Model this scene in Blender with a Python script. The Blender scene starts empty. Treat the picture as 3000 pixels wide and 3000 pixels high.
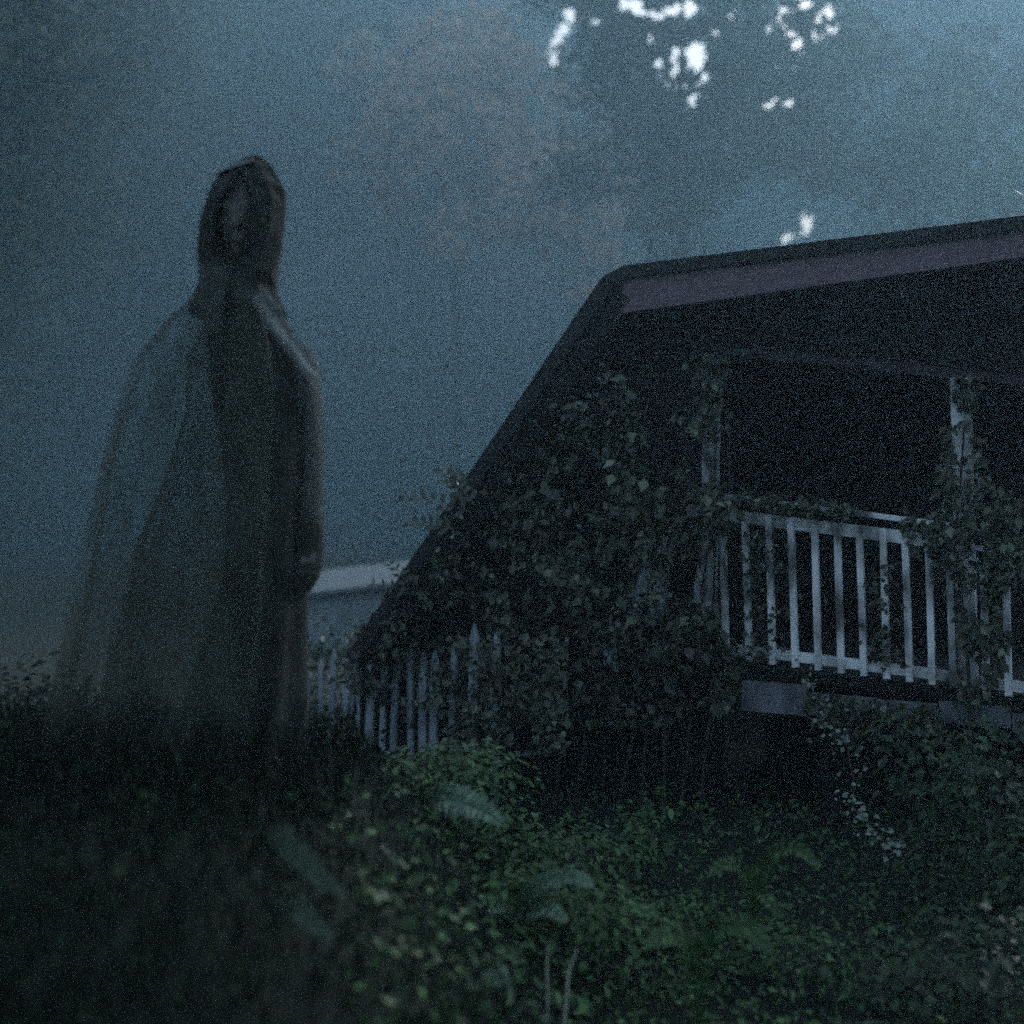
import bpy, bmesh, math, random
from mathutils import Vector, Matrix, noise
R = math.radians
rnd = random.Random(7)
sc = bpy.context.scene
col = sc.collection

# ------------------------------------------------------------------ camera
EYE = 1.75
FPX = 3333.0            # focal length in pixels of a 3000 px frame
HOR = 1560.0            # horizon row
cam = bpy.data.cameras.new('camera')
cam.lens = 40.0
cam.sensor_width = 36.0
cam.shift_y = (HOR - 1500.0) / 3000.0
cam.clip_start = 0.05
cam.clip_end = 900
cam.dof.use_dof = True
cam.dof.focus_distance = 5.7
cam.dof.aperture_fstop = 1.0
co = bpy.data.objects.new('camera', cam)
co.location = (0, 0, EYE)
co.rotation_euler = (R(90), 0, 0)
col.objects.link(co)
sc.camera = co

# ------------------------------------------------------------------ world, sun, exposure
SUN_AZ, SUN_EL = 34.0, 33.0          # degrees right of the view, above the horizon
world = bpy.data.worlds.new('World')
sc.world = world
world.use_nodes = True
wn = world.node_tree
for n in list(wn.nodes):
    wn.nodes.remove(n)
sky = wn.nodes.new('ShaderNodeTexSky')
sky.sky_type = 'NISHITA'
sky.sun_disc = False
sky.sun_elevation = R(SUN_EL)
sky.sun_rotation = R(SUN_AZ)
sky.air_density = 1.6
sky.dust_density = 2.0
sky.ozone_density = 3.0
bg = wn.nodes.new('ShaderNodeBackground')
bg.inputs['Strength'].default_value = 0.05
wo = wn.nodes.new('ShaderNodeOutputWorld')
hs = wn.nodes.new('ShaderNodeHueSaturation')          # a veil of overcast: the blue of the sky half washed out
hs.inputs['Saturation'].default_value = 0.5
wn.links.new(sky.outputs[0], hs.inputs['Color'])
wn.links.new(hs.outputs[0], bg.inputs['Color'])
wn.links.new(bg.outputs[0], wo.inputs['Surface'])

sl = bpy.data.lights.new('sun', 'SUN')
sl.energy = 0.9
sl.angle = R(14)
sl.color = (0.98, 0.98, 1.0)
so = bpy.data.objects.new('sun', sl)
d = Vector((math.sin(R(SUN_AZ)) * math.cos(R(SUN_EL)), math.cos(R(SUN_AZ)) * math.cos(R(SUN_EL)), math.sin(R(SUN_EL))))
so.rotation_euler = d.to_track_quat('Z', 'Y').to_euler()
so.location = d * 60
col.objects.link(so)

vs = sc.view_settings
vs.view_transform = 'Standard'
vs.look = 'None'
vs.exposure = 2.1
vs.gamma = 1.0
vs.use_curve_mapping = False
sc.render.filter_size = 2.2
sc.cycles.use_denoising = False           # the photograph is grainy
sc.cycles.use_adaptive_sampling = True
sc.cycles.adaptive_threshold = 0.12
sc.cycles.adaptive_min_samples = 20
sc.cycles.volume_bounces = 1
sc.cycles.max_bounces = 6

# ------------------------------------------------------------------ helpers
def at(px, py, dist):
    return Vector(((px - 1500) / FPX * dist, dist, EYE + (HOR - py) / FPX * dist))

def tag(o, label=None, cat=None, group=None, kind=None):
    if label: o['label'] = label
    if cat: o['category'] = cat
    if group: o['group'] = group
    if kind: o['kind'] = kind
    return o

def empty(name, loc, label, cat, group=None):
    o = bpy.data.objects.new(name, None)
    o.location = loc
    o.empty_display_size = 0.2
    col.objects.link(o)
    return tag(o, label, cat, group)

def link(name, me, parent=None):
    o = bpy.data.objects.new(name, me)
    col.objects.link(o)
    if parent is not None:
        bpy.context.view_layer.update()
        o.parent = parent
        o.matrix_parent_inverse = Matrix.Translation(-root_loc(parent))
    return o

def root_loc(p):
    v = Vector(p.location)
    return v if p.parent is None else Vector((0, 0, 0)) + root_loc(p.parent) if p.type == 'MESH' else v

class MB:
    """collects vertices and faces in world coordinates"""
    def __init__(s):
        s.v, s.f = [], []
    def poly(s, pts):
        b = len(s.v); s.v += [tuple(p) for p in pts]; s.f.append(tuple(range(b, b + len(pts))))
    def prism(s, pts, off):
        b = len(s.v); n = len(pts)
        s.v += [tuple(p) for p in pts] + [tuple(Vector(p) + off) for p in pts]
        s.f.append(tuple(range(b, b + n))); s.f.append(tuple(range(b + 2 * n - 1, b + n - 1, -1)))
        for i in range(n):
            j = (i + 1) % n
            s.f.append((b + i, b + n + i, b + n + j, b + j))
    def bar(s, a, b_, w, h, up=Vector((0, 0, 1))):
        a, b_ = Vector(a), Vector(b_)
        t = (b_ - a).normalized(); sd = t.cross(up)
        if sd.length < 1e-4: sd = t.cross(Vector((0, 1, 0)))
        sd.normalize(); u = sd.cross(t)
        pts = [a + sd * (w / 2) * i + u * (h / 2) * j for i, j in ((-1, -1), (1, -1), (1, 1), (-1, 1))]
        s.prism(pts, b_ - a)
    def tube(s, pts, rads, n=7):
        rings = []
        for i, p in enumerate(pts):
            p = Vector(p)
            t = (Vector(pts[min(i + 1, len(pts) - 1)]) - Vector(pts[max(i - 1, 0)])).normalized()
            x = t.cross(Vector((0.3, 0.9, 0.2))).normalized(); y = t.cross(x)
            b = len(s.v)
            for k in range(n):
                a = 2 * math.pi * k / n
                s.v.append(tuple(p + (x * math.cos(a) + y * math.sin(a)) * rads[i]))
            rings.append(b)
        for i in range(len(rings) - 1):
            for k in range(n):
                l = (k + 1) % n
                s.f.append((rings[i] + k, rings[i] + l, rings[i + 1] + l, rings[i + 1] + k))
        s.f.append(tuple(rings[0] + k for k in range(n - 1, -1, -1)))
        s.f.append(tuple(rings[-1] + k for k in range(n)))
    def rings(s, rs, cap=True, closed=True):
        bs = []
        for r in rs:
            bs.append(len(s.v)); s.v += [tuple(p) for p in r]
        n = len(rs[0])
        for i in range(len(rs) - 1):
            for k in range(n if closed else n - 1):
                l = (k + 1) % n
                s.f.append((bs[i] + k, bs[i] + l, bs[i + 1] + l, bs[i + 1] + k))
        if cap and closed:
            s.f.append(tuple(bs[0] + k for k in range(n - 1, -1, -1)))
            s.f.append(tuple(bs[-1] + k for k in range(n)))
    def leaf(s, c, size, nrm, along, edge_lift=0.25, aspect=0.62):
        nrm = Vector(nrm).normalized(); al = Vector(along)
        al = al - nrm * al.dot(nrm)
        if al.length < 1e-4: al = nrm.orthogonal()
        al.normalize(); sd = nrm.cross(al)
        c = Vector(c); b = len(s.v); w = size * aspect * 0.5
        s.v += [tuple(c), tuple(c + al * size * 0.4 + sd * w + nrm * edge_lift * w), tuple(c + al * size),
                tuple(c + al * size * 0.4 - sd * w + nrm * edge_lift * w), tuple(c + al * size * 0.45)]
        s.f += [(b, b + 4, b + 1), (b + 1, b + 4, b + 2), (b, b + 3, b + 4), (b + 3, b + 2, b + 4)]
    def build(s, name, mat, parent=None, smooth=False):
        me = bpy.data.meshes.new(name)
        off = Vector((0, 0, 0)) if parent is None else root_of(parent)
        me.from_pydata([tuple(Vector(v) - off) for v in s.v] if parent is not None else s.v, [], s.f)
        me.materials.append(mat)
        if smooth:
            me.polygons.foreach_set('use_smooth', [True] * len(me.polygons))
        me.update()
        o = bpy.data.objects.new(name, me)
        col.objects.link(o)
        if parent is not None:
            o.parent = parent
        return o

def root_of(p):
    v = Vector(p.location)
    while p.parent is not None:
        p = p.parent
        v = v + Vector(p.location)
    return v

def rv(r=1.0):
    while True:
        v = Vector((rnd.uniform(-1, 1), rnd.uniform(-1, 1), rnd.uniform(-1, 1)))
        if 0.05 < v.length < 1: return v.normalized() * r

def inside(poly, x, y):
    c = False; n = len(poly); j = n - 1
    for i in range(n):
        xi, yi = poly[i]; xj, yj = poly[j]
        if (yi > y) != (yj > y) and x < (xj - xi) * (y - yi) / (yj - yi) + xi: c = not c
        j = i
    return c

# ------------------------------------------------------------------ materials
def base_mat(name, c, rough=0.7, spec=0.3):
    m = bpy.data.materials.new(name); m.use_nodes = True
    p = m.node_tree.nodes['Principled BSDF']
    p.inputs['Base Color'].default_value = (*c, 1); p.inputs['Roughness'].default_value = rough
    p.inputs['Specular IOR Level'].default_value = spec
    return m, m.node_tree, p

def noisy(name, c1, c2, scale=6, stretch=(1, 1, 1), rough=0.75, spec=0.25, bump=0.3, detail=6):
    m, t, p = base_mat(name, c1, rough, spec)
    tc = t.nodes.new('ShaderNodeTexCoord'); mp = t.nodes.new('ShaderNodeMapping')
    mp.inputs['Scale'].default_value = stretch
    nz = t.nodes.new('ShaderNodeTexNoise'); nz.inputs['Scale'].default_value = scale; nz.inputs['Detail'].default_value = detail
    cr = t.nodes.new('ShaderNodeValToRGB')
    cr.color_ramp.elements[0].position = 0.35; cr.color_ramp.elements[1].position = 0.68
    cr.color_ramp.elements[0].color = (*c1, 1); cr.color_ramp.elements[1].color = (*c2, 1)
    bp = t.nodes.new('ShaderNodeBump'); bp.inputs['Strength'].default_value = bump; bp.inputs['Distance'].default_value = 0.02
    L = t.links.new
    L(tc.outputs['Object'], mp.inputs['Vector']); L(mp.outputs[0], nz.inputs['Vector'])
    L(nz.outputs['Fac'], cr.inputs['Fac']); L(cr.outputs[0], p.inputs['Base Color'])
    L(nz.outputs['Fac'], bp.inputs['Height']); L(bp.outputs[0], p.inputs['Normal'])
    return m

def leafy(name, c1, c2, c3, rough=0.45, spec=0.4, dead=None):
    m, t, p = base_mat(name, c1, rough, spec)
    g = t.nodes.new('ShaderNodeNewGeometry'); cr = t.nodes.new('ShaderNodeValToRGB')
    e = cr.color_ramp.elements
    e[0].color = (*c1, 1); e[1].color = (*c3, 1); e[1].position = 1.0
    k = e.new(0.84); k.color = (*c2, 1)
    if dead:
        k = e.new(0.10); k.color = (*c1, 1); e[0].color = (*dead, 1)
    t.links.new(g.outputs['Random Per Island'], cr.inputs['Fac']); t.links.new(cr.outputs[0], p.inputs['Base Color'])
    return m

def gauze(name, c, alpha):
    m, t, p = base_mat(name, c, 0.9, 0.1)
    tc = t.nodes.new('ShaderNodeTexCoord'); nz = t.nodes.new('ShaderNodeTexNoise'); mp = t.nodes.new('ShaderNodeMapping')
    mp.inputs['Scale'].default_value = (3.2, 3.2, 0.8)
    nz.inputs['Scale'].default_value = 3.0; nz.inputs['Detail'].default_value = 5
    mr = t.nodes.new('ShaderNodeMapRange')
    mr.inputs['From Min'].default_value = 0.3; mr.inputs['From Max'].default_value = 0.7
    mr.inputs['To Min'].default_value = max(0, alpha - 0.28); mr.inputs['To Max'].default_value = alpha + 0.28
    t.links.new(tc.outputs['Object'], mp.inputs['Vector']); t.links.new(mp.outputs[0], nz.inputs['Vector']); t.links.new(nz.outputs['Fac'], mr.inputs['Value'])
    t.links.new(mr.outputs[0], p.inputs['Alpha'])
    return m

M = {}
M['ground'] = noisy('soil_and_moss', (0.005, 0.009, 0.006), (0.010, 0.017, 0.010), 2.5, rough=0.95, bump=0.8)
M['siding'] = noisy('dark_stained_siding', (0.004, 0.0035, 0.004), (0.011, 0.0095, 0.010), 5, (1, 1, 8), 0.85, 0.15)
M['shingle'] = noisy('black_shingle', (0.012, 0.012, 0.014), (0.028, 0.027, 0.03), 14, rough=0.9, spec=0.15)
M['fascia'] = noisy('faded_violet_paint', (0.1080, 0.0735, 0.0936), (0.1728, 0.1260, 0.1548), 9, (1, 1, 5), 0.7, 0.2)
M['gable'] = noisy('dark_violet_siding', (0.045, 0.032, 0.040), (0.085, 0.063, 0.076), 5, (1, 1, 8), 0.85, 0.15)
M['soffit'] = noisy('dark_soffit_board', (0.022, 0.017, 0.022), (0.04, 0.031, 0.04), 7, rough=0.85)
M['white'] = noisy('weathered_white_paint', (0.42, 0.44, 0.47), (0.78, 0.80, 0.82), 9, (1, 1, 0.5), 0.6, 0.3, 0.4)
def peeling(name, paint, wood, lo, hi):
    m = noisy(name, wood, paint, 5.5, (1, 1, .55), 0.65, 0.25, 0.5, 8)
    cr = [n for n in m.node_tree.nodes if n.type == 'VALTORGB'][0]
    cr.color_ramp.elements[0].position = lo; cr.color_ramp.elements[1].position = hi
    k = cr.color_ramp.elements.new((lo + hi) / 2); k.color = tuple(p * .55 + w * .2 for p, w in zip(paint, wood)) + (1,)
    return m
M['white'] = peeling('peeling_white_paint', (0.74, 0.79, 0.84), (0.10, 0.10, 0.105), 0.36, 0.6)
M['post'] = peeling('flaking_post_paint', (0.62, 0.65, 0.70), (0.03, 0.03, 0.033), 0.42, 0.62)
M['grey'] = noisy('worn_blue_grey_paint', (0.06, 0.06, 0.08), (0.19, 0.20, 0.25), 7, (1, 1, 0.4), 0.7, 0.25)
M['picket'] = noisy('faded_blue_paint', (0.12, 0.145, 0.18), (0.32, 0.37, 0.43), 6, (1, 1, 0.5), 0.7, 0.25)
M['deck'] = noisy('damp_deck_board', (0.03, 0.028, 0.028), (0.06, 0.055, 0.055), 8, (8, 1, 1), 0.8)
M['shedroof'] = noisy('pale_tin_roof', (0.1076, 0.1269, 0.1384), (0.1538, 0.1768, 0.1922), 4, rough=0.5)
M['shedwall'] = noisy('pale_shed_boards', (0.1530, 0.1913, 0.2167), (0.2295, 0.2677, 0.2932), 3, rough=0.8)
M['robe'] = noisy('black_wool', (0.016, 0.017, 0.016), (0.040, 0.042, 0.039), 7, rough=0.95, spec=0.05)
M['hood'] = noisy('charcoal_wool', (0.016, 0.018, 0.017), (0.032, 0.036, 0.034), 14, rough=0.95, spec=0.05)
M['skin'] = noisy('pale_skin', (0.09, 0.09, 0.085), (0.13, 0.13, 0.12), 5, rough=0.6, bump=0.05)
M['cape'] = gauze('grey_gauze', (0.060, 0.074, 0.064), 0.34)
M['veil_sleeve'] = gauze('smoke_grey_gauze', (0.06, 0.072, 0.072), 0.62)
M['edge_lift'] = noisy('rim_lit_wool', (0.09, 0.10, 0.105), (0.15, 0.165, 0.17), 12, rough=0.9, spec=0.05)  # hood wool lightened to paint the rim light along its top edge
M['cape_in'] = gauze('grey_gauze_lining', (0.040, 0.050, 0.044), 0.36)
M['shawl'] = gauze('pale_gauze', (0.24, 0.285, 0.30), 0.36)
M['bark'] = noisy('damp_bark', (0.03, 0.026, 0.022), (0.07, 0.06, 0.05), 5, (1, 1, 0.2), 0.95, 0.1, 0.9)
M['wood_leaf'] = leafy('wood_leaf', (0.035, 0.05, 0.03), (0.055, 0.075, 0.045), (0.085, 0.09, 0.06), 0.7, 0.2)
M['tree_leaf'] = leafy('tree_leaf', (0.03, 0.045, 0.025), (0.05, 0.07, 0.04), (0.07, 0.085, 0.05), 0.7, 0.2)
M['brown_leaf'] = leafy('brown_leaf', (0.26, 0.16, 0.10), (0.34, 0.21, 0.13), (0.40, 0.26, 0.17), 0.7, 0.2)
M['ivy'] = leafy('ivy_leaf', (0.0128, 0.0160, 0.0072), (0.0256, 0.0368, 0.0144), (0.1360, 0.1600, 0.1120), 0.4, 0.45, (0.055, 0.04, 0.022))  # palest tone paints glints of light on a few leaves
M['bush'] = leafy('bush_leaf', (0.0059, 0.0156, 0.0048), (0.0129, 0.0343, 0.0095), (0.0294, 0.0713, 0.0221), 0.5, 0.3)
M['weed'] = leafy('weed_leaf', (0.0144, 0.0360, 0.0094), (0.0336, 0.0880, 0.0216), (0.0800, 0.1700, 0.0540), 0.5, 0.3)
M['shade_leaf'] = leafy('shaded_bush_leaf', (0.006, 0.009, 0.006), (0.010, 0.015, 0.009), (0.018, 0.026, 0.015), 0.75, 0.1)  # bush leaf darkened so the left shrubs look shaded, not sunlit
M['dim_frond'] = leafy('dim_frond', (0.03, 0.055, 0.036), (0.045, 0.075, 0.05), (0.06, 0.10, 0.066), 0.6, 0.2)
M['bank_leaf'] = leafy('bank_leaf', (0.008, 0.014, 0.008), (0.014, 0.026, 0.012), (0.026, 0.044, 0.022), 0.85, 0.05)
M['strap'] = leafy('strap_leaf', (0.0660, 0.1210, 0.0770), (0.0990, 0.1760, 0.1100), (0.1430, 0.2310, 0.1540), 0.4, 0.5)
M['grass'] = leafy('shaded_grass', (0.0032, 0.0077, 0.0036), (0.0057, 0.0124, 0.0056), (0.0095, 0.0185, 0.0087), 0.8, 0.15)  # shadow on the bank is put into this dark grass colour
M['palevine'] = leafy('pale_vine_leaf', (0.0992, 0.1364, 0.1116), (0.1488, 0.1922, 0.1674), (0.2108, 0.2604, 0.2356), 0.4, 0.5)
M['yellow'] = leafy('yellowed_leaf', (0.16, 0.12, 0.03), (0.22, 0.16, 0.04), (0.25, 0.2, 0.06), 0.6, 0.3)
M['stem'] = noisy('pale_stem', (0.28, 0.30, 0.24), (0.42, 0.44, 0.36), 20, rough=0.6)
M['stone'] = noisy('lichen_stone', (0.0300, 0.0390, 0.0450), (0.0720, 0.0870, 0.0960), 7, rough=0.9, bump=0.8)

# ------------------------------------------------------------------ ground
def sst(a, b, x):
    t = min(1, max(0, (x - a) / (b - a))); return t * t * (3 - 2 * t)
def gz(x, y):
    bank = 1.02 * sst(0.55, -0.75, x) * sst(0.9, 3.0, y) * sst(5.9, 4.1, y) * (1 - 0.6 * sst(-5, -14, x))
    return bank + 0.07 * noise.noise(Vector((x * 0.7, y * 0.7, 3))) * sst(60, 20, y)
gb = MB()
def axis(lo, hi, n0):
    pts = []
    for i in range(n0 + 1):
        t = -1 + 2 * i / n0
        pts.append(math.copysign(abs(t) ** 3.0, t))
    return [((p + 1) / 2) * (hi - lo) + lo for p in pts]
xs = axis(-330, 330, 200); ys = [v + 5 for v in axis(-330, 330, 200)]
for y in ys:
    for x in xs:
        gb.v.append((x, y, gz(x, y)))
nx = len(xs)
for j in range(len(ys) - 1):
    for i in range(nx - 1):
        gb.f.append((j * nx + i, j * nx + i + 1, (j + 1) * nx + i + 1, (j + 1) * nx + i))
tag(gb.build('ground', M['ground'], smooth=True), kind='structure')

# ------------------------------------------------------------------ the house: facade plane
FA = Vector((0.688, 7.4, 0)); FD = Vector((0.868, -0.496, 0)).normalized(); FN = Vector((0.496, 0.868, 0)).normalized()
def F(px, py, off=0.0):
    """point of the facade plane (moved back by off) behind a photo pixel"""
    ray = Vector(((px - 1500) / FPX, 1, (HOR - py) / FPX)); q = FA + FN * off
    t = q.dot(FN) / ray.dot(FN)
    return Vector((0, 0, EYE)) + ray * t
hb = F(1500, 1560); hb.z = 0
house = empty('house', hb, 'old dark wooden house with a steep gambrel roof, sagging porch and ivy', 'house')
OV = -0.38                                   # roof overhang in front of the wall
A_top, A_bot = F(1828, 778, OV), F(1812, 915, OV)
B_top, B_bot = F(3420, 578, OV), F(3420, 690, OV)
A_mid, B_mid = F(1822, 815, OV), F(3420, 606, OV)
C_top = F(1010, 1925, OV); K = F(1762, 812, OV)
dep = FN * 6.5
rf = MB()
th = Vector((0, 0, -0.07))
def slab(p, q, t):                            # a roof slab running back from the edge p-q
    rf.prism([p, q, q + t, p + t], dep)
slab(A_top, B_top, Vector((0, 0, -0.075)))
e = (K - C_top).normalized(); inn = e.cross(FN).normalized()
if inn.z > 0: inn = -inn
slab(K, A_top - Vector((0.004, 0, 0)), Vector((0.02, -0.01, -0.075)))
slab(C_top, K - e * 0.004, inn * 0.10)
roof = rf.build('roof', M['shingle'], house)
# courses of shingle butts showing along the front edge
fb = MB(); fb.prism([A_mid + FN * 0.03, B_mid + FN * 0.03, B_bot + FN * 0.03, A_bot + FN * 0.03], FN * 0.04)
fb.build('fascia_board', M['fascia'], house)
rb = MB(); off_in = inn * 0.105
rb.prism([C_top + off_in + FN * 0.03, K + off_in + FN * 0.03, K + off_in + inn * 0.14 + FN * 0.03, C_top + off_in + inn * 0.14 + FN * 0.03], FN * 0.04)
rb.build('rake_board', M['siding'], house)
# soffit under the upper overhang
sb = MB()
sb.prism([A_bot + FN * 0.075, B_bot + FN * 0.075, B_bot + FN * 0.385, A_bot + FN * 0.385], Vector((0, 0, 0.02)))
sb.build('soffit', M['soffit'], house)
# gable wall: lapped boards, one object each
wall_poly = [(1015, 2330), (1045, 1880), (1790, 880), (3420, 720), (3420, 1155), (2090, 1022), (2090, 1960), (2090, 2330)]
bl = 0
z0, z1 = -0.05, 4.6
def clip_row(za, zb):
    """intervals of the wall along FD for the row between heights za and zb"""
    res = []
    zc = (za + zb) / 2
    s = -2.9; st = None
    while s < 4.2:
        p = FA + FD * s; p.z = zc
        ppx = 1500 + FPX * p.x / p.y; ppy = HOR - FPX * (zc - EYE) / p.y
        ok = inside(wall_poly, ppx, ppy)
        if ok and st is None: st = s
        if not ok and st is not None: res.append((st, s)); st = None
        s += 0.02
    if st is not None: res.append((st, s))
    return res
z = z0
while z < z1:
    for a, b in clip_row(z, z + 0.15):
        if b - a < 0.08: continue
        m = MB()
        p, q = FA + FD * a, FA + FD * b
        p0, q0, p1, q1 = p.copy(), q.copy(), p.copy(), q.copy()
        p0.z = q0.z = z; p1.z = q1.z = z + 0.156
        m.prism([p0 - FN * 0.022, p0 + FN * 0.004, p1 + FN * 0.0, p1 - FN * 0.008], q - p)
        m.build('wall_board', M['gable' if z > 3.0 else 'siding'], house)
    z += 0.15
# solid wall behind the boards
wb = MB()
wb.prism([F(1030, 2330, 0.02), F(1050, 1890, 0.02), F(1790, 890, 0.02), F(2090, 1000, 0.02), F(2090, 2330, 0.02)][::-1], FN * 0.1)
wb.prism([F(1790, 888, 0.024), F(3420, 730, 0.024), F(3420, 1150, 0.024), F(2090, 1015, 0.024)], FN * 0.1)
wb.build('gable_wall', M['siding'], house)
m = MB(); m.prism([F(1030, 2330, 0.02) + FN * 6.2, F(1050, 1890, 0.02) + FN * 6.2, F(1790, 890, 0.02) + FN * 6.2, F(3420, 730, 0.02) + FN * 6.2, F(3420, 2330, 0.02) + FN * 6.2], FN * 0.1); m.build('back_wall', M['siding'], house)
fa, fb_ = F(2000, 1990) + FN * 1.72, F(3420, 2150) + FN * 1.72
fa2, fb2 = fa.copy(), fb_.copy(); fa2.z = fb2.z = -0.15
m = MB(); m.prism([fa2, fb2, fb_, fa], FN * 0.12); m.build('foundation_wall', M['siding'], house)
# porch: recess, floor, ceiling, beam
fl_l, fl_r = F(1985, 1925), F(3420, 2085)
pf = MB(); nb = 22
back = FN * 1.7
for k in range(nb):
    a = fl_l.lerp(fl_r, k / nb); b = fl_l.lerp(fl_r, (k + 0.965) / nb)
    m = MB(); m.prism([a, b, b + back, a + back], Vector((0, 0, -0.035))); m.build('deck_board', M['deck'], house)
ce_l, ce_r = F(2090, 1024), F(3420, 1157)
cl = MB(); cl.prism([ce_l + FN * 0.13, ce_r + FN * 0.13, ce_r + back, ce_l + back], Vector((0, 0, 0.03)))
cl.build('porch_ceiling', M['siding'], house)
bw = MB()
bw.prism([fl_l + back, fl_r + back, ce_r + back, ce_l + back], FN * 0.08)
bw.prism([fl_l + FN * 0.14, fl_l + back, ce_l + back, ce_l + FN * 0.14], FD * -0.08)
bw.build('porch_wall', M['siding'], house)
bm_ = MB(); bm_.prism([F(2090, 1012, -0.03), F(3420, 1140, -0.03), F(3420, 1172, -0.03), F(2090, 1036, -0.03)], FN * 0.09)
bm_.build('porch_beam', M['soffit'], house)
# floor edge board and skirting
m = MB(); m.prism([F(2050, 1936, -0.03), F(3420, 2090, -0.03), F(3420, 2120, -0.03), F(2050, 1968, -0.03)], FN * 0.03); m.build('floor_joist', M['siding'], house)
for (x0, x1, ya, yb) in ((2172, 2366, 1992, 2088), (2372, 2560, 2030, 2100), (2566, 2745, 2048, 2112), (2750, 2960, 2052, 2124), (2966, 3150, 2090, 2150)):
    m = MB(); g = (x0 - 2172) * 0.0
    m.prism([F(x0, ya, -0.02), F(x1, ya + 14, -0.02), F(x1, yb + 10, -0.02), F(x0, yb - 6, -0.02)], FN * 0.025)
    m.build('skirt_board', M['grey'], house)
for px in (2080, 2440, 2830, 3200):
    m = MB(); a = F(px, 1990, 0.12); b = a.copy(); b.z = -0.1; m.bar(b, a, 0.14, 0.14, FN); m.build('pier', M['siding'], house)
# posts
for (xt, yt, xb, yb, w) in ((2088, 1040, 2072, 1935, 0.085), (2815, 1105, 2836, 2010, 0.10), (3260, 1150, 3290, 2065, 0.10)):
    m = MB(); m.bar(F(xb, yb, 0.02), F(xt, yt, 0.02), w, w, FN); m.build('porch_post', M['post'], house)
m = MB(); m.bar(F(2040, 1765, -0.13), F(2076, 1530, -0.13), 0.04, 0.05, FN); m.build('leaning_brace', M['post'], house)
# railing
def capy(x): return 1452 + 0.128 * (x - 2110)
def rail_set(x0, x1, rows):
    m = MB(); a, b, w, h, o = rows[0]; m.bar(F(x0, a, o), F(x1, b, o), w, h); r = m.build('porch_railing', M['white'], house)
    for a, b, w, h, o in rows[1:]:
        m = MB(); m.bar(F(x0, a, o), F(x1, b, o), w, h); m.build('rail', M['white'], r)
    return r
railing = rail_set(2092, 2812, ((capy(2092), capy(2812), 0.085, 0.03, -0.02), (1505, 1594, 0.035, 0.075, 0), (1893, 1984, 0.035, 0.06, 0)))
for k, px in enumerate((2122, 2190, 2258, 2325, 2392, 2459, 2526, 2593, 2660, 2726, 2788)):
    m = MB()
    t = (px - 2092) / 720
    yt, yb = 1500 + 89 * t, 1925 + 91 * t
    m.bar(F(px + 6, yb, -0.034), F(px - 6 + rnd.uniform(-3, 3), yt - 14, -0.034), 0.036, 0.036, FN)
    m.build('baluster', M['white'], railing)
railing2 = rail_set(2846, 3270, ((1602, 1660, 0.085, 0.03, -0.02), (1650, 1708, 0.035, 0.07, 0), (1994, 2048, 0.035, 0.06, 0)))
for px in (2885, 2950, 3016, 3082, 3150, 3215):
    t = (px - 2846) / 424
    m = MB(); m.bar(F(px + 5, 2025 + 54 * t, -0.034), F(px - 4, 1630 + 58 * t, -0.034), 0.036, 0.036, FN); m.build('baluster', M['white'], railing2)
# pale boards glimpsed low on the wall behind the ivy
for (x0, y0, x1, y1, w) in ((1856, 1815, 1905, 1640, 0.075), (1925, 1810, 1948, 1600, 0.08), (1790, 1950, 1790, 1870, 0.09)):
    m = MB(); m.bar(F(x0, y0, -0.21), F(x1, y1, -0.17), w, 0.03, FN); m.build('loose_board', M['picket'], house)

# ------------------------------------------------------------------ garden fence by the corner of the house
f0, f1 = at(840, 1560, 9.2), at(1680, 1560, 6.7)
fg = f0.lerp(f1, 0.5); fg.z = 0
fence = empty('picket_fence', fg, 'low pale picket fence half swallowed by leaves at the left corner of the house', 'fence')
def fpt(px, py):
    fd = (f1 - f0); fd.z = 0; fn = Vector((-fd.y, fd.x, 0)).normalized()
    ray = Vector(((px - 1500) / FPX, 1, (HOR - py) / FPX))
    return Vector((0, 0, EYE)) + ray * (f0.dot(fn) / ray.dot(fn)), fn
for px, yt in ((900, 1965), (938, 1930), (976, 1900), (1010, 1915), (1046, 1925), (1090, 1890), (1124, 1900), (1160, 1880), (1200, 1893), (1238, 1910), (1272, 1905), (1330, 1880), (1388, 1826), (1452, 1850)):
    m = MB(); a, fn = fpt(px, yt); b, _ = fpt(px - 6 + rnd.uniform(-10, 10), 2190); b.z = gz(b.x, b.y) - 0.04
    fd = Vector((fn.y, -fn.x, 0)); w = rnd.uniform(0.026, 0.05)
    dn = b - a
    m.prism([a - fd * w + dn, a + fd * w + dn, a + fd * w + dn * 0.08, a, a - fd * w + dn * 0.08], fn * 0.018)
    m.build('picket', M['picket'], fence)
for y0, y1 in ((1958, 1945), (2075, 2095)):
    m = MB(); a, fn = fpt(862, y0); b, _ = fpt(1500, y1); m.bar(a + fn * 0.035, b + fn * 0.035, 0.02, 0.035); m.build('fence_rail', M['bark'], fence)

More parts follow.
